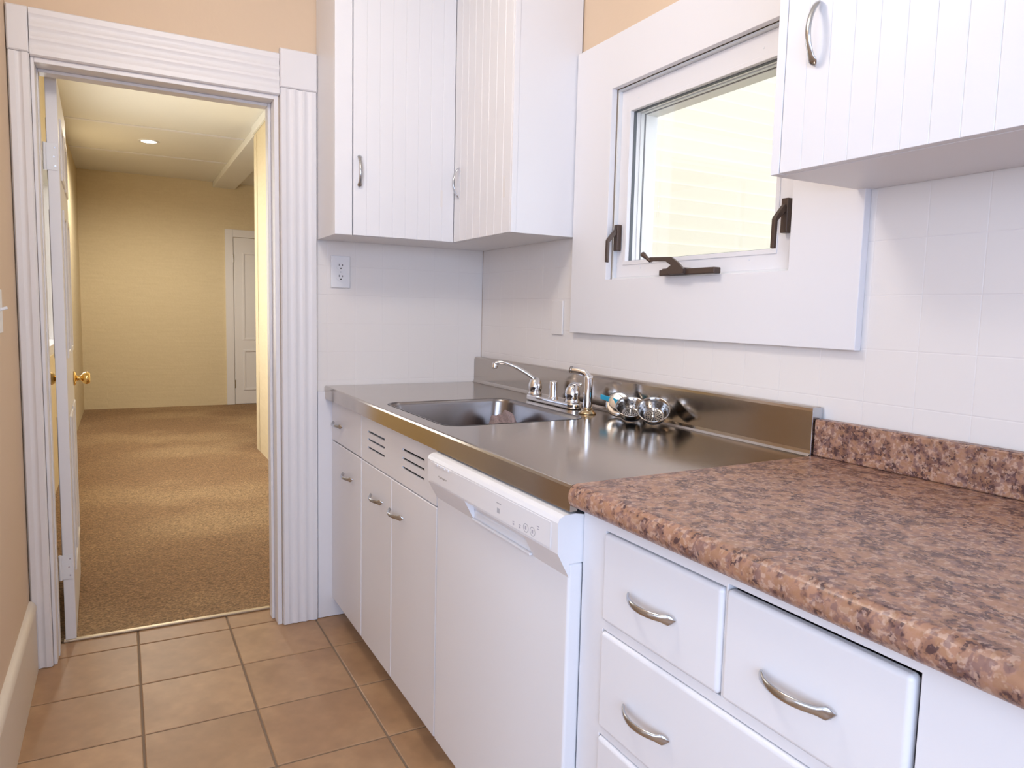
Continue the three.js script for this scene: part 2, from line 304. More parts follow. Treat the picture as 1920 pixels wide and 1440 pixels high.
// ------------------------------------------------------------------ carpeted room beyond the doorway
{
  const f = structure('floor_1', 'tan carpet with worn darker patches in the room beyond', 'carpet');
  part(f, 'carpet', metreUV(bg(-1.73, 3, -0.05, 0.006, -6.62, -0.17)), M.carpet);
  const fw = structure('wall_far', 'cream wall at the far end of the carpeted room', 'wall');
  part(fw, 'plaster', metreUV(bg(-1.83, 3.1, 0, FARC, -6.72, -6.62)), M.cream);
  const lw = structure('wall_far_left', 'cream left wall of the carpeted room', 'wall');
  part(lw, 'plaster', metreUV(slabX(-1.73, 0.1, cut(rect(-6.62, ZW, 0, FARC), hole(-3.7, -1.1, 0.87, 2.12)))), M.cream);
  const n = structure('window_3', 'white framed window of the carpeted room', 'window');
  part(n, 'window_frame', slabX(-1.735, 0.09, cut(rect(-3.7, -1.1, 0.87, 2.12), hole(-3.64, -2.43, 0.93, 2.06), hole(-2.37, -1.16, 0.93, 2.06))), M.trim);
  part(n, 'pane', bg(-1.782, -1.778, 0.93, 2.06, -3.64, -2.43), M.glass); part(n, 'pane', bg(-1.782, -1.778, 0.93, 2.06, -2.37, -1.16), M.glass);
  const rw = structure('wall_far_right', 'cream right wall of the carpeted room', 'wall');
  part(rw, 'plaster', merge(bg(3, 3.1, 0, FARC, -6.62, -3.5), bg(-0.25, 3.1, 0, FARC, -3.6, -3.5)), M.cream);
  const pw = structure('wall_partition', 'cream partition wall just beyond the doorway on the right', 'wall');
  part(pw, 'plaster', metreUV(bg(-0.345, -0.25, 0, FARC, -3.6, ZW - 0.001)), M.cream);
  part(pw, 'end_board', bg(-0.349, -0.346, 0.006, 2.58, -3.6, -3.47, 0.001), M.cream);
  const c = structure('ceiling_1', 'off-white panelled ceiling of the carpeted room with thin battens', 'ceiling');
  part(c, 'panel', merge(bg(-1.83, 0.12, FARC, FARC + 0.1, -6.72, ZW), bg(0.12, 3.1, FARC, FARC + 0.1, -6.72, -1.3)), M.ceiling);
  for (const z of [-1.68, -2.9, -4.12, -5.34]) part(c, 'batten', bg(-1.73, -0.35, FARC - 0.006, FARC, z - 0.022, z + 0.022, 0.002), M.trim);
  const bm = structure('trim_4', 'cream ceiling beam along the top of the partition', 'beam');
  part(bm, 'beam', bg(-0.347, -0.10, 2.60, FARC, -6.62, -3.601, 0.004), M.ceiling);
  part(bm, 'beam', bg(-0.365, -0.346, 2.60, FARC, -3.6, ZW - 0.002, 0.003), M.ceiling);
  const d = structure('door_2', 'white closed panelled door in the far cream wall', 'door');
  part(d, 'slab', bg(-0.127, 0.66, 0.012, 2.03, -6.62, -6.60, 0.003), M.trim);
  for (const [y0, y1] of [[0.18, 0.68], [0.80, 1.86]]) for (const [x0, x1] of [[-0.03, 0.23], [0.30, 0.56]]) part(d, 'panel_moulding', slabZ(-6.60, 0.008, cut(rect(x0, x1, y0, y1), hole(x0 + 0.025, x1 - 0.025, y0 + 0.025, y1 - 0.025)), 0.003), M.trim);
  for (const y of [0.26, 1.78]) part(d, 'hinge', bg(-0.134, -0.122, y - 0.05, y + 0.05, -6.604, -6.592, 0.002), M.nickel);
  const dc = structure('trim_5', 'white flat casing around the far closed door', 'door casing');
  part(dc, 'side_casing', bg(-0.222, -0.132, 0.006, 2.125, -6.62, -6.598, 0.003), M.trim); part(dc, 'side_casing', bg(0.665, 0.755, 0.006, 2.125, -6.62, -6.598, 0.003), M.trim);
  part(dc, 'head_casing', bg(-0.132, 0.665, 2.035, 2.125, -6.62, -6.598, 0.003), M.trim);
  const l = thing('recessed_light', 'round lit recessed downlight in the panelled ceiling', 'light', [-1.08, FARC, -4.69]);
  part(l, 'trim_ring', lathe([[0.062, 0.0], [0.062, -0.004], [0.085, -0.006], [0.088, 0]], 40), M.plate, [-1.08, FARC, -4.69]);
  const em = std({ color: 0xffffff, emissive: rgb(1, 0.93, 0.78), emissiveIntensity: 6, roughness: 0.6 });
  part(l, 'lamp_face', new THREE.CylinderGeometry(0.062, 0.062, 0.003, 36), em, [-1.08, FARC - 0.003, -4.69]);
  const p = new THREE.SpotLight(rgb(1, 0.93, 0.80), LAMP_FAR, 0, 1.5, 0.4, 2); p.position.set(-1.08, FARC - 0.02, -4.69); p.target.position.set(-1.08, 0, -4.69); p.shadow.radius = 3; scene.add(p, p.target);
}
// ------------------------------------------------------------------ kitchen ceiling lamp (above the frame)
{
  const l = thing('ceiling_light', 'round frosted glass ceiling lamp in the kitchen', 'light', [-1.12, CEIL, 1.3]);
  part(l, 'base_plate', lathe([[0, 0], [0.15, 0], [0.155, -0.02], [0.15, -0.03], [0, -0.03]], 40), M.brass, [-1.12, CEIL - 0.001, 1.3]);
  part(l, 'glass_shade', lathe([[0.14, -0.03], [0.142, -0.06], [0.12, -0.10], [0.07, -0.125], [0, -0.135]], 40), std({ color: 0xffffff, emissive: rgb(1, 0.91, 0.79), emissiveIntensity: 3, roughness: 0.5, side: THREE.DoubleSide }), [-1.12, CEIL - 0.001, 1.3]);
  const p = new THREE.PointLight(rgb(0.95, 0.885, 0.82), LAMP_KITCHEN, 0, 2); p.position.set(-1.12, CEIL - 0.16, 1.3); p.shadow.radius = 8; scene.add(p);
}
// ------------------------------------------------------------------ pulls
function pullGeo(L, Hh) {                                            // arched pull with leaf-shaped feet: length along x, out along z
  const N = 28, K = 12, P = [], idx = [];
  for (let i = 0; i <= N; i++) {
    const t = -1 + (2 * i) / N, a = Math.abs(t), x = (t * L) / 2, z = 0.0022 + Hh * Math.pow(Math.cos((t * Math.PI) / 2), 0.75);
    const w = (0.0058 + 0.0034 * Math.exp(-Math.pow((a - 0.86) / 0.1, 2))) * Math.sqrt(Math.max(0.02, 1 - Math.pow(a, 14))), th = 0.0030 * Math.sqrt(Math.max(0.05, 1 - Math.pow(a, 14)));
    const dz = -Hh * 0.75 * (Math.PI / 2) * Math.sin((t * Math.PI) / 2) * Math.pow(Math.max(0.03, Math.cos((t * Math.PI) / 2)), -0.25), dx = L / 2, l = Math.hypot(dx, dz), nx = -dz / l, nz = dx / l;
    for (let k = 0; k < K; k++) { const p = (k / K) * 2 * Math.PI, c = Math.cos(p) * w, s = Math.sin(p) * th; P.push(x + nx * s, c, Math.max(0, z + nz * s)); }
  }
  for (let i = 0; i < N; i++) for (let k = 0; k < K; k++) { const a = i * K + k, b = i * K + ((k + 1) % K), c = a + K, d = b + K; idx.push(a, b, c, b, d, c); }
  for (let k = 1; k < K - 1; k++) { idx.push(0, k + 1, k); const q = N * K; idx.push(q, q + k, q + k + 1); }
  const g = new THREE.BufferGeometry(); g.setAttribute('position', new THREE.BufferAttribute(new Float32Array(P), 3)); g.setIndex(idx); g.computeVertexNormals();
  g.setAttribute('uv', new THREE.BufferAttribute(new Float32Array((P.length / 3) * 2), 2));
  return g;
}
const PULL = pullGeo(0.110, 0.024);
const pull = (parent, pos, rot) => { const m = part(parent, 'handle', PULL, M.nickel, pos, rot); m.userData.label = 'arched chrome pull'; return m; };
const RZ = [0, -Math.PI / 2, 0], RZV = [0, -Math.PI / 2, Math.PI / 2, 'YXZ'], RFV = [0, 0, Math.PI / 2];

// ------------------------------------------------------------------ base cabinets
const XF = -0.637, XB = -0.618;                                       // door fronts, cabinet bodies
{
  const c = thing('base_cabinet', 'narrow white base cabinet with one drawer over one door beside the doorway', 'cabinet', [-0.3, 0, 0.21]);
  part(c, 'body', merge(bg(XB, -0.02, 0.085, 0.866, 0.016, 0.404), bg(-0.56, -0.02, 0.001, 0.085, 0.016, 0.404)), M.paint);
  const dr = part(c, 'drawer', bg(XF, XB, 0.708, 0.864, 0.014, 0.398, 0.003), M.paint); pull(dr, [XF, 0.779, 0.118], RZ);
  const d = part(c, 'door', bg(XF, XB, 0.08, 0.7035, 0.014, 0.398, 0.003), M.paint); pull(d, [XF, 0.611, 0.252], RZ);
}
{
  const c = thing('sink_cabinet', 'white two-door sink cabinet with slotted vents under the steel counter', 'cabinet', [-0.3, 0, 0.735]);
  part(c, 'body', merge(bg(XB, -0.02, 0.085, 0.866, 0.408, 0.424), bg(XB, -0.02, 0.085, 0.866, 1.074, 1.088), bg(XB, -0.02, 0.085, 0.72, 1.044, 1.060), bg(XB, XB + 0.012, 0.085, 0.866, 1.069, 1.074), bg(XB, -0.02, 0.085, 0.10, 0.424, 1.044), bg(-0.56, -0.02, 0.001, 0.085, 0.408, 1.060), bg(-0.03, -0.02, 0.10, 0.866, 0.424, 1.044), bg(XF + 0.0055, XB + 0.012, 0.7045, 0.722, 0.424, 1.044), bg(XF + 0.0055, XB, 0.708, 0.864, 0.406, 0.424), bg(XF + 0.0055, XB, 0.708, 0.864, 1.044, 1.061)), M.paint);
  const vents = []; for (const [z0, z1] of [[0.472, 0.645], [0.803, 0.976]]) for (const y of [0.8105, 0.785, 0.7585]) vents.push(hole(z0, z1, y - 0.0032, y + 0.0032));
  part(c, 'vent_panel', slabX(XF + 0.005, 0.005, cut(rect(0.405, 1.062, 0.708, 0.864), ...vents), 0), M.paint);
  const a = part(c, 'door', bg(XF, XB, 0.08, 0.7035, 0.405, 0.7115, 0.003), M.paint); pull(a, [XF, 0.611, 0.583], RZ);
  const b = part(c, 'door', bg(XF, XB, 0.08, 0.7035, 0.7150, 1.062, 0.003), M.paint); pull(b, [XF, 0.611, 0.768], RZ);
}
// ------------------------------------------------------------------ dishwasher
{
  const c = thing('dishwasher', 'white built-in dishwasher under the steel counter', 'dishwasher', [-0.35, 0, 1.42]);
  const z0 = 1.121, z1 = 1.7215;
  part(c, 'body', bg(-0.628, -0.05, 0.11, 0.852, z0 + 0.003, z1 - 0.003), M.appliance);
  part(c, 'toe_panel', bg(-0.60, -0.585, 0.005, 0.11, z0 + 0.004, z1 - 0.004), M.appliance);
  part(c, 'door', bg(-0.660, -0.629, 0.115, 0.772, z0, z1, 0.006, 3), M.appliance);
  const full = [[-0.629, 0.7725], [-0.629, 0.858], [-0.650, 0.862], [-0.672, 0.8605], [-0.6825, 0.856], [-0.6860, 0.848], [-0.6845, 0.793], [-0.6600, 0.7475], [-0.6600, 0.7725]];
  const scoop = [[-0.629, 0.7725], [-0.629, 0.858], [-0.650, 0.862], [-0.672, 0.8605], [-0.6825, 0.856], [-0.6860, 0.848], [-0.6845, 0.793], [-0.676, 0.790], [-0.664, 0.787], [-0.6605, 0.7725]];
  const seg = (p, a, b) => slabZ(a, b - a, poly(p.slice().reverse()));
  const pn = part(c, 'control_panel', merge(seg(full, z0 - 0.001, 1.335), seg(scoop, 1.335, 1.600), seg(full, 1.600, z1 + 0.0005)), M.appliance);
  part(pn, 'pocket_lip', bg(-0.668, -0.6605, 0.7485, 0.754, 1.338, 1.597, 0.002), M.appliance);
  part(pn, 'face_plate', slabX(-0.6853, 0.0012, (() => { const s = rect(1.142, 1.700, 0.797, 0.845); return s; })(), 0.0004), M.appliance);
  for (let i = 0; i < 4; i++) part(pn, 'vent_tab', bg(-0.6885, -0.6855, 0.8395, 0.8455, 1.170 + i * 0.022, 1.185 + i * 0.022, 0.001), M.appliance);
  // printed legends on the face plate: a faint illegible maker's mark, a level scale and four button symbols
  const cv = document.createElement('canvas'); cv.width = 1024; cv.height = 96; const g = cv.getContext('2d');
  g.fillStyle = '#e6e4e5'; g.fillRect(0, 0, 1024, 96); g.fillStyle = '#77736e'; g.strokeStyle = '#a3a4aa';
  const U = (z) => ((z - 1.142) / 0.558) * 1024, W = (y) => ((0.845 - y) / 0.048) * 96;
  for (let i = 0; i < 9; i++) g.fillRect(U(1.190) + i * 10, W(0.819) + ((i * 5) % 3), 6, 7 + ((i * 7) % 4));
  g.lineWidth = 3; g.strokeRect(U(1.494), W(0.830), 34, 1); g.fillStyle = '#b3b4ba'; g.fillRect(U(1.496), W(0.819), 22, 22);
  g.fillStyle = '#b0aeb8'; for (const [z, k] of [[1.567, 0], [1.592, 1]]) { g.fillRect(U(z) - 8, W(0.806) - 6, 14, 4); g.fillRect(U(z) - 6, W(0.806) + 2, 10, 8); }
  g.lineWidth = 3; for (const z of [1.615, 1.640]) { g.beginPath(); g.arc(U(z), W(0.809), 17, 0, 7); g.stroke(); g.fillRect(U(z) - 7, W(0.809) - 8, 11, 15); }
  g.fillRect(U(1.655), W(0.826), 16, 4); g.fillRect(U(1.657), W(0.821), 12, 4);
  const ct = new THREE.CanvasTexture(cv); ct.colorSpace = THREE.SRGBColorSpace;
  const pg = new THREE.PlaneGeometry(0.552, 0.044); part(pn, 'printed_legend', pg, std({ map: ct, roughness: 0.3 }), [-0.68675, 0.821, 1.421], FACE_LEFT);
}
// ------------------------------------------------------------------ drawer cabinet
{
  const c = thing('drawer_cabinet', 'white base cabinet of drawers under the brown speckled counter', 'cabinet', [-0.3, 0, 2.3]);
  const XR = -0.633;
  const holes = [[1.790, 2.063, 0.694, 0.848], [2.067, 2.3325, 0.694, 0.8535], [1.790, 2.332, 0.506, 0.678], [1.790, 2.332, 0.320, 0.492], [1.790, 2.332, 0.120, 0.306]];
  part(c, 'body', merge(bg(-0.6145, -0.02, 0.10, 0.868, 1.724, 1.742), bg(-0.6145, -0.02, 0.10, 0.868, 2.40, 2.418), bg(-0.6145, -0.02, 0.10, 0.868, 2.882, 2.9), bg(-0.6145, -0.02, 0.10, 0.118, 1.742, 2.882), bg(-0.032, -0.02, 0.118, 0.868, 1.742, 2.882), bg(-0.6145, -0.02, 0.856, 0.868, 1.742, 2.882), bg(-0.56, -0.02, 0.001, 0.10, 1.724, 2.9)), M.paint);
  part(c, 'face_frame', slabX(-0.615, 0.018, cut(rect(1.724, 2.9, 0.10, 0.8705), ...holes.map((h) => hole(...h))), 0.001), M.paint);
  const dr = (z0, z1, y0, y1, hs) => { const d = part(c, 'drawer', bg(-0.639, -0.620, y0, y1, z0, z1, 0.007, 4), M.paint); for (const [z, y] of hs) pull(d, [-0.639, y, z], RZ); };
  dr(1.7908, 2.0620, 0.6952, 0.8458, [[1.922, 0.767]]);
  dr(2.0680, 2.3275, 0.6952, 0.8480, [[2.191, 0.765]]);
  dr(1.7912, 2.3305, 0.5072, 0.6765, [[1.921, 0.582], [2.191, 0.582]]);
  dr(1.7912, 2.3305, 0.3212, 0.4905, [[1.921, 0.40], [2.191, 0.40]]);
  dr(1.7912, 2.3305, 0.1212, 0.3045, [[1.921, 0.21], [2.191, 0.21]]);
}
// ------------------------------------------------------------------ steel counter with sink
const zEnd = (x) => 1.705 + (-x / 0.66) * 0.018;                      // the joint with the laminate runs slightly out of square
{
  const c = thing('steel_counter', 'brushed stainless steel counter with moulded sink and backsplash', 'counter', [-0.33, 0.868, 0.85]);
  const s = poly([[-0.658, 0.003], [-0.003, 0.003], [-0.003, zEnd(0)], [-0.658, zEnd(-0.66)]]);
  part(c, 'top', metreUV(slabY(H, 0.006, cut(s, hole(-0.612, -0.182, 0.565, 1.068, 0.05)))), M.steel);
  const ap = poly([[-0.663, 0.866], [-0.663, 0.908], [-0.6605, 0.9125], [-0.657, 0.9142], [-0.648, 0.9142], [-0.648, 0.866]].reverse());
  part(c, 'front_edge', metreUV(slabZ(0.003, zEnd(-0.66) - 0.003, ap)), M.steel);
  // backsplash with rolled top and coved foot
  const bs = poly([[-0.003, 0.914], [-0.003, 1.0185], [-0.010, 1.0205], [-0.024, 1.020], [-0.030, 1.017], [-0.0325, 1.011], [-0.0325, 0.926], [-0.0345, 0.919], [-0.040, 0.9142]]);
  part(c, 'backsplash', metreUV(slabZ(0.003, zEnd(0) - 0.006, bs)), M.steel);
  part(c, 'end_cap', bg(-0.0345, -0.003, 0.9145, 1.0195, zEnd(0) - 0.003, zEnd(0) - 0.001, 0.0008), M.nickel);
  // basin: rings of rounded rectangles from the rim down to the drain
  const ring = (in_, y, r) => { const x0 = -0.612 + in_, x1 = -0.182 - in_, z0 = 0.565 + in_, z1 = 1.068 - in_, P = []; for (const [cx, cz, a] of [[x1 - r, z0 + r, -0.5], [x1 - r, z1 - r, 0], [x0 + r, z1 - r, 0.5], [x0 + r, z0 + r, 1]]) for (let k = 0; k <= 8; k++) { const t = (a + k / 16) * Math.PI; P.push([cx + r * Math.cos(t), y, cz + r * Math.sin(t)]); } return P; };
  const rings = [ring(-0.004, H + 0.0008, 0.054), ring(0.0, H + 0.0006, 0.05), ring(0.003, H - 0.004, 0.05), ring(0.005, H - 0.012, 0.05), ring(0.016, 0.80, 0.055), ring(0.022, 0.775, 0.055), ring(0.034, 0.757, 0.06), ring(0.055, 0.749, 0.06), ring(0.17, 0.745, 0.03)];
  const n = rings[0].length, P = [], idx = []; rings.forEach((r) => r.forEach((p) => P.push(...p)));
  for (let i = 0; i < rings.length - 1; i++) for (let k = 0; k < n; k++) { const a = i * n + k, b = i * n + ((k + 1) % n); idx.push(a, b, a + n, b, b + n, a + n); }
  const q = (rings.length - 1) * n; P.push(-0.397, 0.744, 0.8165); for (let k = 0; k < n; k++) idx.push(q + k, q + ((k + 1) % n), rings.length * n);
  const g = new THREE.BufferGeometry(); g.setAttribute('position', new THREE.BufferAttribute(new Float32Array(P), 3)); g.setIndex(idx); g.computeVertexNormals();
  const bas = part(c, 'basin', g, new THREE.MeshStandardMaterial({ ...{ color: M.basin.color, metalness: 1, roughness: 0.26, side: THREE.DoubleSide } }));
  part(bas, 'drain', lathe([[0.012, 0], [0.03, 0.001], [0.042, 0.003], [0.045, 0.001]], 32), M.chrome, [-0.397, 0.7455, 0.8165]);
}
// ------------------------------------------------------------------ laminate counter
{
  const c = thing('laminate_counter', 'brown granite-look laminate counter with low backsplash', 'counter', [-0.33, 0.872, 2.3]);
  const s = new THREE.Shape(); const x0 = -0.668, r = 0.019, yb = 0.873, yt = 0.9155;
  s.moveTo(-0.003, yb); s.lineTo(-0.003, yt); s.lineTo(x0 + r, yt); s.absarc(x0 + r, yt - r, r, Math.PI / 2, Math.PI, false); s.absarc(x0 + r, yb + r, r, Math.PI, 1.5 * Math.PI, false); s.closePath();
  const g = new THREE.ExtrudeGeometry(s, { depth: 1, bevelEnabled: false, curveSegments: 12 });
  const p = g.attributes.position; for (let i = 0; i < p.count; i++) { const x = p.getX(i), z = p.getZ(i); p.setZ(i, z < 0.5 ? zEnd(Math.min(0, x)) + 0.001 : 2.9); }
  part(c, 'slab', metreUV(g), M.laminate);
  part(c, 'backsplash', metreUV(bg(-0.0315, -0.003, 0.9156, 0.9955, zEnd(0) + 0.001, 2.9, 0.005, 3)), M.laminate);
}
// ------------------------------------------------------------------ faucet, sprayer, strainers, added lump in the sink
{
  const c = thing('kitchen_faucet', 'chrome two-handle faucet with long curved spout behind the sink', 'faucet', [-0.105, H, 0.75]);
  const pl = (z0, z1) => { const s = new THREE.Shape(); const r = 0.025; s.absarc(-0.105, z1 - r, r, 0, Math.PI); s.absarc(-0.105, z0 + r, r, Math.PI, 2 * Math.PI); return s; };
  part(c, 'deck_plate', slabY(H + 0.019, 0.0185, pl(0.608, 0.905), 0.004), M.chrome);
  const egg = lathe([[0, 0], [0.023, 0], [0.0235, 0.006], [0.0205, 0.009], [0.0215, 0.014], [0.0235, 0.026], [0.0225, 0.038], [0.018, 0.050], [0.011, 0.058], [0, 0.061]], 32);
  part(c, 'left_hub', egg, M.chrome, [-0.105, H + 0.018, 0.640]);
  const h2 = part(c, 'right_handle', egg, M.chrome, [-0.105, H + 0.018, 0.872]);
  part(h2, 'lever', merge(tube([[-0.105, H + 0.072, 0.872], [-0.107, H + 0.080, 0.885], [-0.108, H + 0.080, 0.915]], 0.0045, 16), new THREE.SphereGeometry(0.0062, 16, 12).translate(-0.108, H + 0.080, 0.917)), M.chrome);
  part(c, 'centre_post', lathe([[0, 0], [0.017, 0], [0.017, 0.004], [0.0125, 0.008], [0.0125, 0.052], [0.0115, 0.058], [0, 0.060]], 28), M.chrome, [-0.105, H + 0.018, 0.757]);
  part(c, 'spout', tube([[-0.105, H + 0.062, 0.648], [-0.115, H + 0.076, 0.638], [-0.15, H + 0.103, 0.612], [-0.185, H + 0.121, 0.586], [-0.205, H + 0.125, 0.571], [-0.218, H + 0.121, 0.561]], 0.0068, 40, 16), M.chrome);
  part(c, 'aerator', lathe([[0, 0], [0.0085, 0], [0.0095, 0.004], [0.0095, 0.016], [0.0075, 0.02], [0, 0.02]], 24), M.chrome, [-0.220, H + 0.103, 0.559]);
}
{
  const c = thing('side_sprayer', 'chrome side sprayer standing beside the faucet', 'sprayer', [-0.125, H, 0.985]);
  const b = part(c, 'base_flange', lathe([[0, 0], [0.026, 0], [0.026, 0.003], [0.019, 0.009], [0.015, 0.013], [0, 0.013]], 32), M.goldReflect, [-0.125, H + 0.0005, 0.985]); b.userData.label = 'chrome base ring coloured with its gold reflection';
  part(c, 'body', lathe([[0, 0], [0.0125, 0], [0.0135, 0.01], [0.0125, 0.05], [0.0135, 0.095], [0.012, 0.103], [0, 0.105]], 28), M.chrome, [-0.125, H + 0.012, 0.985]);
  part(c, 'head', tube([[-0.125, H + 0.108, 0.985], [-0.130, H + 0.120, 0.975], [-0.142, H + 0.126, 0.955], [-0.152, H + 0.127, 0.938]], 0.0105, 20, 16), M.chrome);
  part(c, 'nozzle', lathe([[0, 0], [0.0108, 0], [0.0112, 0.004], [0.0095, 0.008], [0, 0.008]], 24), M.darkSteel, [-0.152, H + 0.127, 0.938], [-1.25, 0, 0.65]);
}
const cupPts = [[0, 0.0], [0.024, 0.0], [0.030, 0.004], [0.038, 0.023], [0.042, 0.0285], [0.0445, 0.031], [0.0437, 0.0335], [0.0412, 0.0315], [0.0365, 0.0255], [0.0288, 0.0068], [0.023, 0.0025], [0, 0.0025]];
function strainer(label, pos, n) {
  const c = thing('basket_strainer', label, 'strainer', pos, 'drain strainers by the backsplash');
  const at = (g, name, m) => { const o = new THREE.Mesh(g, m); o.name = name; c.add(o); return o; };
  at(lathe(cupPts, 40), 'basket', M.darkSteel);
  const hs = []; for (const [R, k, y] of [[0.009, 8, 0.0027], [0.0145, 13, 0.0027], [0.0200, 18, 0.0027]]) for (let i = 0; i < k; i++) hs.push(new THREE.CylinderGeometry(0.0018, 0.0018, 0.0004, 8).translate(R * Math.cos((i / k) * 6.283), y, R * Math.sin((i / k) * 6.283)));
  for (let i = 0; i < 22; i++) hs.push(new THREE.CylinderGeometry(0.0017, 0.0017, 0.0006, 8).rotateZ(Math.PI / 2 - 0.38).translate(-0.0318, 0.0158, 0).rotateY((i / 22) * 6.283));
  at(merge(...hs), 'drain_holes', M.dark);
  at(lathe([[0, 0], [0.0035, 0], [0.0035, 0.022], [0.0065, 0.024], [0.0075, 0.029], [0.005, 0.033], [0, 0.034]], 20), 'post', M.chrome).position.y = 0.0025;
  at(new THREE.TorusGeometry(0.0285, 0.0022, 10, 32).rotateX(Math.PI / 2).translate(0, 0.0035, 0), 'rubber_seal', M.rubber);
  c.quaternion.setFromUnitVectors(V(0, 1, 0), V(...n).normalize());
  return c;
}
strainer('larger chrome basket strainer leaning in front of the steel backsplash', [-0.078, 0.9362, 1.232], [-0.46, 0.74, 0.49]);
strainer('chrome basket strainer tucked behind the larger leaning strainer', [-0.092, 0.9300, 1.150], [-0.30, 0.83, 0.42]);
{
  const c = thing('sink_stopper', 'metal sink stopper with a bright blue plastic tab', 'stopper', [-0.074, 0.9505, 1.068]);
  const at = (g, name, m) => { const o = new THREE.Mesh(g, m); o.name = name; c.add(o); return o; };
  at(lathe([[0, 0], [0.030, 0], [0.036, 0.003], [0.0365, 0.007], [0.030, 0.010], [0.012, 0.008], [0, 0.008]], 36), 'disc', M.nickel);
  at(new THREE.TorusGeometry(0.0345, 0.0035, 10, 36).rotateX(Math.PI / 2).translate(0, 0.001, 0), 'rubber_ring', M.rubber);
  at(lathe([[0, 0.008], [0.006, 0.008], [0.006, 0.020], [0.021, 0.024], [0.0225, 0.027], [0.020, 0.030], [0, 0.031]], 28), 'lift_knob', M.nickel);
  c.quaternion.setFromUnitVectors(V(0, 1, 0), V(-0.74, 0.42, 0.52).normalize());
  const b = part(c, 'tab', new RoundedBoxGeometry(0.004, 0.014, 0.088, 2, 0.0015), M.blue, [-0.0985, 0.9645, 1.060], [0.085, 0.05, 0]); b.userData.label = 'blue plastic tab';
}
{
  const g = new THREE.IcosahedronGeometry(0.05, 14), p = g.attributes.position, v = V();
  for (let i = 0; i < p.count; i++) { v.fromBufferAttribute(p, i); const n = Math.sin(v.x * 90 + 1) * Math.cos(v.z * 70) * 0.12 + Math.sin(v.y * 120 + v.z * 60) * 0.09 + Math.sin(v.x * 210 + v.y * 170 + v.z * 190) * 0.035; v.multiplyScalar(1 + n); p.setXYZ(i, v.x * 0.72, Math.max(v.y * 1.5, -0.062), v.z * 1.75); }
  g.computeVertexNormals();
  const m = new THREE.Mesh(metreUV(g), M.mauveLump); m.geometry.computeVertexNormals(); m.name = 'added_lump'; m.position.set(-0.252, 0.8115, 0.705); scene.add(m);  // made-up lump, added in place of an unclear mauve patch in the basin
  m.userData = { label: 'added mauve-brown lump in place of an unclear patch at the back of the sink', category: 'stand_in' };
}
// ------------------------------------------------------------------ upper cabinets
function beadDoor(parent, name, face, a0, a1, y0, y1, at, n, gw = 0.0012, gd = 0.0007) {          // door of tongue-and-groove planks; at = back of the door
  const w = a1 - a0, h = y1 - y0, mid = (a0 + a1) / 2, T = 0.012;
  const base = face === 'x' ? part(parent, name, bg(at - T, at, y0, y1, a0, a1), M.paint) : part(parent, name, bg(a0, a1, y0, y1, at, at + T), M.paint);
  const pw = w / n, g = plate(pw - 0.0003, h, 0.007, gw, 0.0006, gd);
  for (let i = 0; i < n; i++) { const a = a0 + pw * (i + 0.5); if (face === 'x') part(base, 'plank', g, M.paint, [at - T + 0.0001, (y0 + y1) / 2, a], FACE_LEFT); else part(base, 'plank', g, M.paint, [a, (y0 + y1) / 2, at + T - 0.0001]); }
  return base;
}
const UB = 1.461, UT = 2.42;
{
  const c = thing('wall_cabinet', 'white wall cabinet with planked door above the electrical outlet', 'cabinet', [-0.35, UB, 0.12]);
  part(c, 'body', bg(-0.690, -0.003, UB, UT, 0.002, 0.241), M.paint);
  part(c, 'stile', bg(-0.690, -0.630, UB, UT, 0.2412, 0.260, 0.0015), M.paint);
  const d = beadDoor(c, 'door', 'z', -0.6265, -0.2506, UB + 0.001, UT - 0.02, 0.2415, 8);
  pull(d, [-0.607, 1.678, 0.2605], RFV);
  part(d, 'filler_patch', bg(-0.304, -0.296, 1.585, 1.645, 0.2604, 0.2612, 0.0004), M.tile);
}
{
  const c = thing('wall_cabinet', 'white wall cabinet with planked door and plain end panel beside the window', 'cabinet', [-0.12, UB, 0.48]);
  part(c, 'body', bg(-0.231, -0.003, UB, UT, 0.2425, 0.7075), M.paint);
  const d = beadDoor(c, 'door', 'x', 0.2608, 0.7000, UB + 0.001, UT - 0.02, -0.2315, 8, 0.0022, 0.0018);
  part(c, 'end_stile', bg(-0.2505, -0.2315, UB, UT, 0.7012, 0.7090, 0.001), M.paint);
  pull(d, [-0.2505, 1.668, 0.309], RZV);
  part(d, 'filler_patch', bg(-0.2512, -0.2504, 1.575, 1.640, 0.650, 0.664, 0.0004), M.tile);
}
{
  const c = thing('wall_cabinet', 'long white wall cabinet with planked doors above the brown counter', 'cabinet', [-0.13, 1.472, 2.3]);
  part(c, 'body', bg(-0.251, -0.003, 1.472, UT, 1.764, 2.9), M.paint);
  part(c, 'stile', bg(-0.270, -0.2512, 1.472, UT, 1.764, 1.7835, 0.0015), M.paint);
  const d = beadDoor(c, 'door', 'x', 1.7855, 2.203, 1.473, UT - 0.02, -0.2515, 9);
  pull(d, [-0.2705, 1.697, 1.853], RZV);
  beadDoor(c, 'door', 'x', 2.206, 2.895, 1.473, UT - 0.02, -0.2515, 15);
}
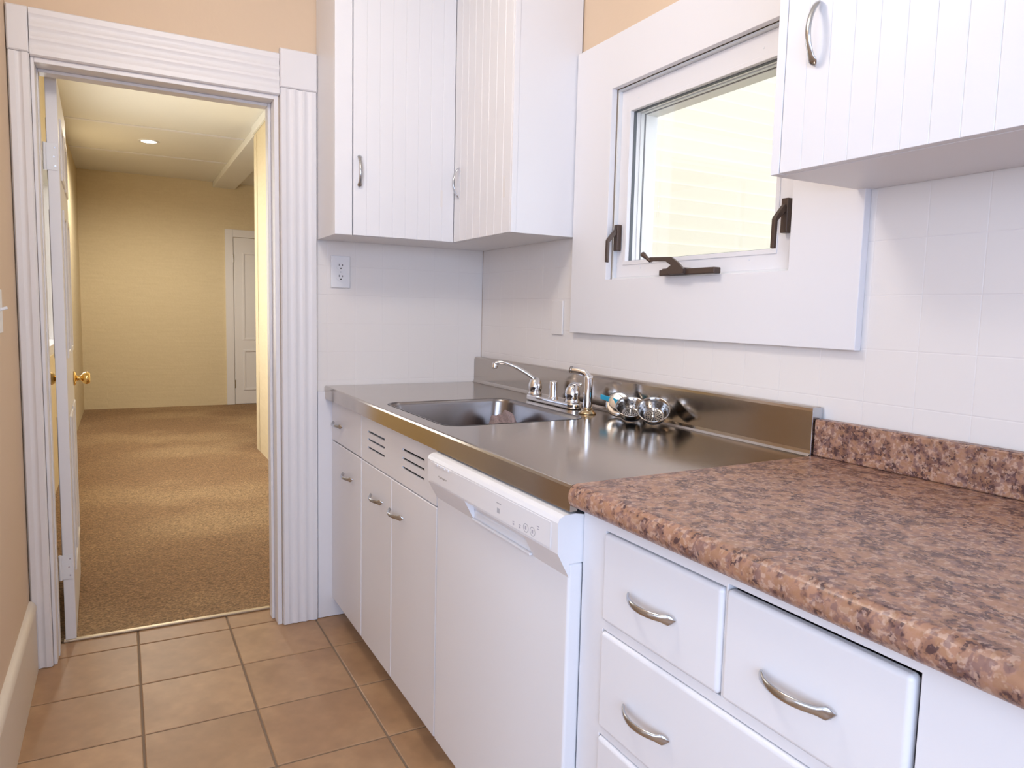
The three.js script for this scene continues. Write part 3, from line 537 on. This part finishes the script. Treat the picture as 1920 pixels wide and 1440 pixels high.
// ------------------------------------------------------------------ window over the sink
{
  const t = structure('trim_6', 'wide flat white casing board around the small kitchen window', 'window casing');
  part(t, 'casing', slabX(-0.0005, 0.0195, cut(rect(0.7115, 1.782, 1.147, 2.04), hole(0.905, 1.601, 1.3165, 1.885)), 0.0015), M.trim);
  const w = structure('window_1', 'white awning window over the sink with brown latches', 'window', [0.03, 1.32, 1.24]);
  part(w, 'window_frame', slabX(0.122, 0.118, cut(rect(0.905, 1.601, 1.3165, 1.885), hole(0.911, 1.597, 1.3225, 1.8795))), M.vinyl);
  const s = part(w, 'sash', slabX(0.052, 0.037, cut(rect(0.9112, 1.5968, 1.3227, 1.8793), hole(0.957, 1.524, 1.372, 1.814)), 0.002), M.trim);
  part(s, 'glazing_bead', slabX(0.0155, 0.003, cut(rect(0.945, 1.536, 1.360, 1.826), hole(0.957, 1.524, 1.372, 1.814)), 0.0012), M.trim);
  part(w, 'gasket', slabX(0.036, 0.010, cut(rect(0.9565, 1.5245, 1.3715, 1.8145), hole(0.9592, 1.5218, 1.3742, 1.8118))), M.gasket);
  part(w, 'outer_stop', slabX(0.0645, 0.012, cut(rect(0.93, 1.55, 1.345, 1.84), hole(0.9595, 1.5215, 1.3745, 1.8115)), 0.001), M.vinyl);
  part(w, 'gasket', slabX(0.0685, 0.004, cut(rect(0.93, 1.55, 1.345, 1.84), hole(0.9605, 1.5205, 1.3755, 1.8105))), M.gasket);
  part(w, 'outer_frame', slabX(0.112, 0.043, cut(rect(0.93, 1.55, 1.345, 1.84), hole(0.9615, 1.5195, 1.3765, 1.8095))), M.vinyl);
  part(w, 'pane', bg(0.039, 0.043, 1.3735, 1.8125, 0.9585, 1.5225), M.glass);
  for (const z of [0.99, 1.46]) part(s, 'screw', new THREE.CylinderGeometry(0.003, 0.003, 0.001, 12).rotateZ(Math.PI / 2), M.plate, [0.0145, 1.845, z]);
  for (const z of [1.03, 1.45]) part(s, 'screw', new THREE.CylinderGeometry(0.003, 0.003, 0.001, 12).rotateZ(Math.PI / 2), M.plate, [0.0145, 1.35, z]);
  for (const z of [0.926, 1.566]) {
    const l = part(w, 'latch', bg(-0.0035, 0.013, 1.404, 1.482, z - 0.0095, z + 0.0095, 0.002), M.bronze); l.userData.label = 'dark brown cam latch';
    const pts = [[-0.002, 1.462], [-0.006, 1.468], [-0.010, 1.464], [-0.033, 1.438], [-0.036, 1.432], [-0.0365, 1.368], [-0.0285, 1.367], [-0.0275, 1.428], [-0.006, 1.450], [-0.002, 1.450]];
    part(l, 'lever', slabZ(z - 0.0055, 0.011, poly(pts), 0.0012), M.bronze);
  }
  const o = part(w, 'crank_operator', merge(bg(-0.044, -0.0205, 1.317, 1.333, 1.185, 1.395, 0.003), bg(-0.048, -0.0205, 1.317, 1.336, 1.200, 1.292, 0.004)), M.bronze); o.userData.label = 'dark brown crank operator';
  const arm = [[1.292, 1.332], [1.292, 1.320], [1.24, 1.319], [1.225, 1.334], [1.243, 1.343], [1.222, 1.354], [1.164, 1.357], [1.157, 1.355], [1.150, 1.366], [1.156, 1.369], [1.243, 1.365], [1.270, 1.350]];
  part(o, 'crank_arm', slabX(-0.046, 0.008, poly(arm.slice().reverse()), 0.0015), M.bronze);
  part(o, 'crank_knob', lathe([[0, 0], [0.0045, 0], [0.005, 0.018], [0.0075, 0.034], [0.0075, 0.040], [0, 0.041]], 18), M.bronze, [-0.052, 1.358, 1.157], [-1.02, 0, 0]);
}
// ------------------------------------------------------------------ outlet, switch plates
{
  const c = thing('electrical_outlet', 'white duplex outlet plate on the tiled wall', 'outlet', [-0.601, 1.285, 0.0]);
  const p = part(c, 'cover_plate', bg(-0.638, -0.565, 1.286, 1.406, 0.0003, 0.007, 0.003, 3), M.plate);
  for (const y of [1.366, 1.325]) {
    const r = part(c, 'receptacle', new THREE.CylinderGeometry(0.0165, 0.0165, 0.003, 28).rotateX(Math.PI / 2).scale(1, 0.86, 1), M.plate, [-0.6015, y, 0.0075]);
    for (const [dx, hgt] of [[-0.0065, 0.008], [0.0065, 0.0065]]) part(r, 'slot', bg(-0.6015 + dx - 0.0011, -0.6015 + dx + 0.0011, y + 0.002, y + 0.002 + hgt, 0.0085, 0.0093), M.dark);
    part(r, 'slot', new THREE.CylinderGeometry(0.0026, 0.0026, 0.001, 14).rotateX(Math.PI / 2), M.dark, [-0.6015, y - 0.0065, 0.009]);
  }
  part(p, 'screw', new THREE.CylinderGeometry(0.0022, 0.0022, 0.001, 12).rotateX(Math.PI / 2), M.nickel, [-0.6015, 1.3455, 0.0072]);
}
{
  const c = thing('cover_plate', 'blank painted cover plate on the tiles beside the window casing', 'cover plate', [-0.004, 1.136, 0.608]);
  part(c, 'plate', bg(-0.0075, -0.0003, 1.136, 1.253, 0.572, 0.643, 0.0025, 3), M.tile);
}
{
  const c = thing('light_switch', 'white toggle light switch on the peach wall beside the doorway', 'switch', [LW, 1.12, 0.41]);
  part(c, 'cover_plate', bg(LW + 0.0003, LW + 0.006, 1.121, 1.237, 0.376, 0.446, 0.0025, 3), M.plate);
  part(c, 'toggle', new RoundedBoxGeometry(0.018, 0.008, 0.007, 2, 0.002), M.plate, [LW + 0.013, 1.186, 0.411], [0, 0, 0.35]);
}
// ------------------------------------------------------------------ outdoors: the side wing with clapboards, ground
{
  const w = structure('wall_exterior', 'cream clapboard wall of the house wing seen through the kitchen window', 'wall');
  part(w, 'sheathing', bg(0.124, 5.2, -0.3, 4.6, -1.3, -1.215), M.siding);
  const E = 0.102; const g = plate(5.07, 0.118, 0.016, 0, 0, 0.0001);
  for (let i = 0; i < 46; i++) part(w, 'clapboard', g, M.siding, [2.664, -0.24 + i * E + 0.059, -1.2135], [0.11, 0, 0]);
  part(w, 'corner_board', bg(0.124, 0.20, -0.3, 4.6, -1.2, -1.175), M.vinyl);
  const gr = structure('ground', 'grass ground outside the house', 'ground');
  part(gr, 'grass', bg(-12, 14, -0.5, -0.3, -16, 14), M.ground);
}
// ------------------------------------------------------------------ shadows
scene.traverse((o) => { if (o.isMesh) { o.castShadow = true; o.receiveShadow = true; } if (o.isPointLight || o.isSpotLight) o.castShadow = true; });
renderer.render(scene, camera);
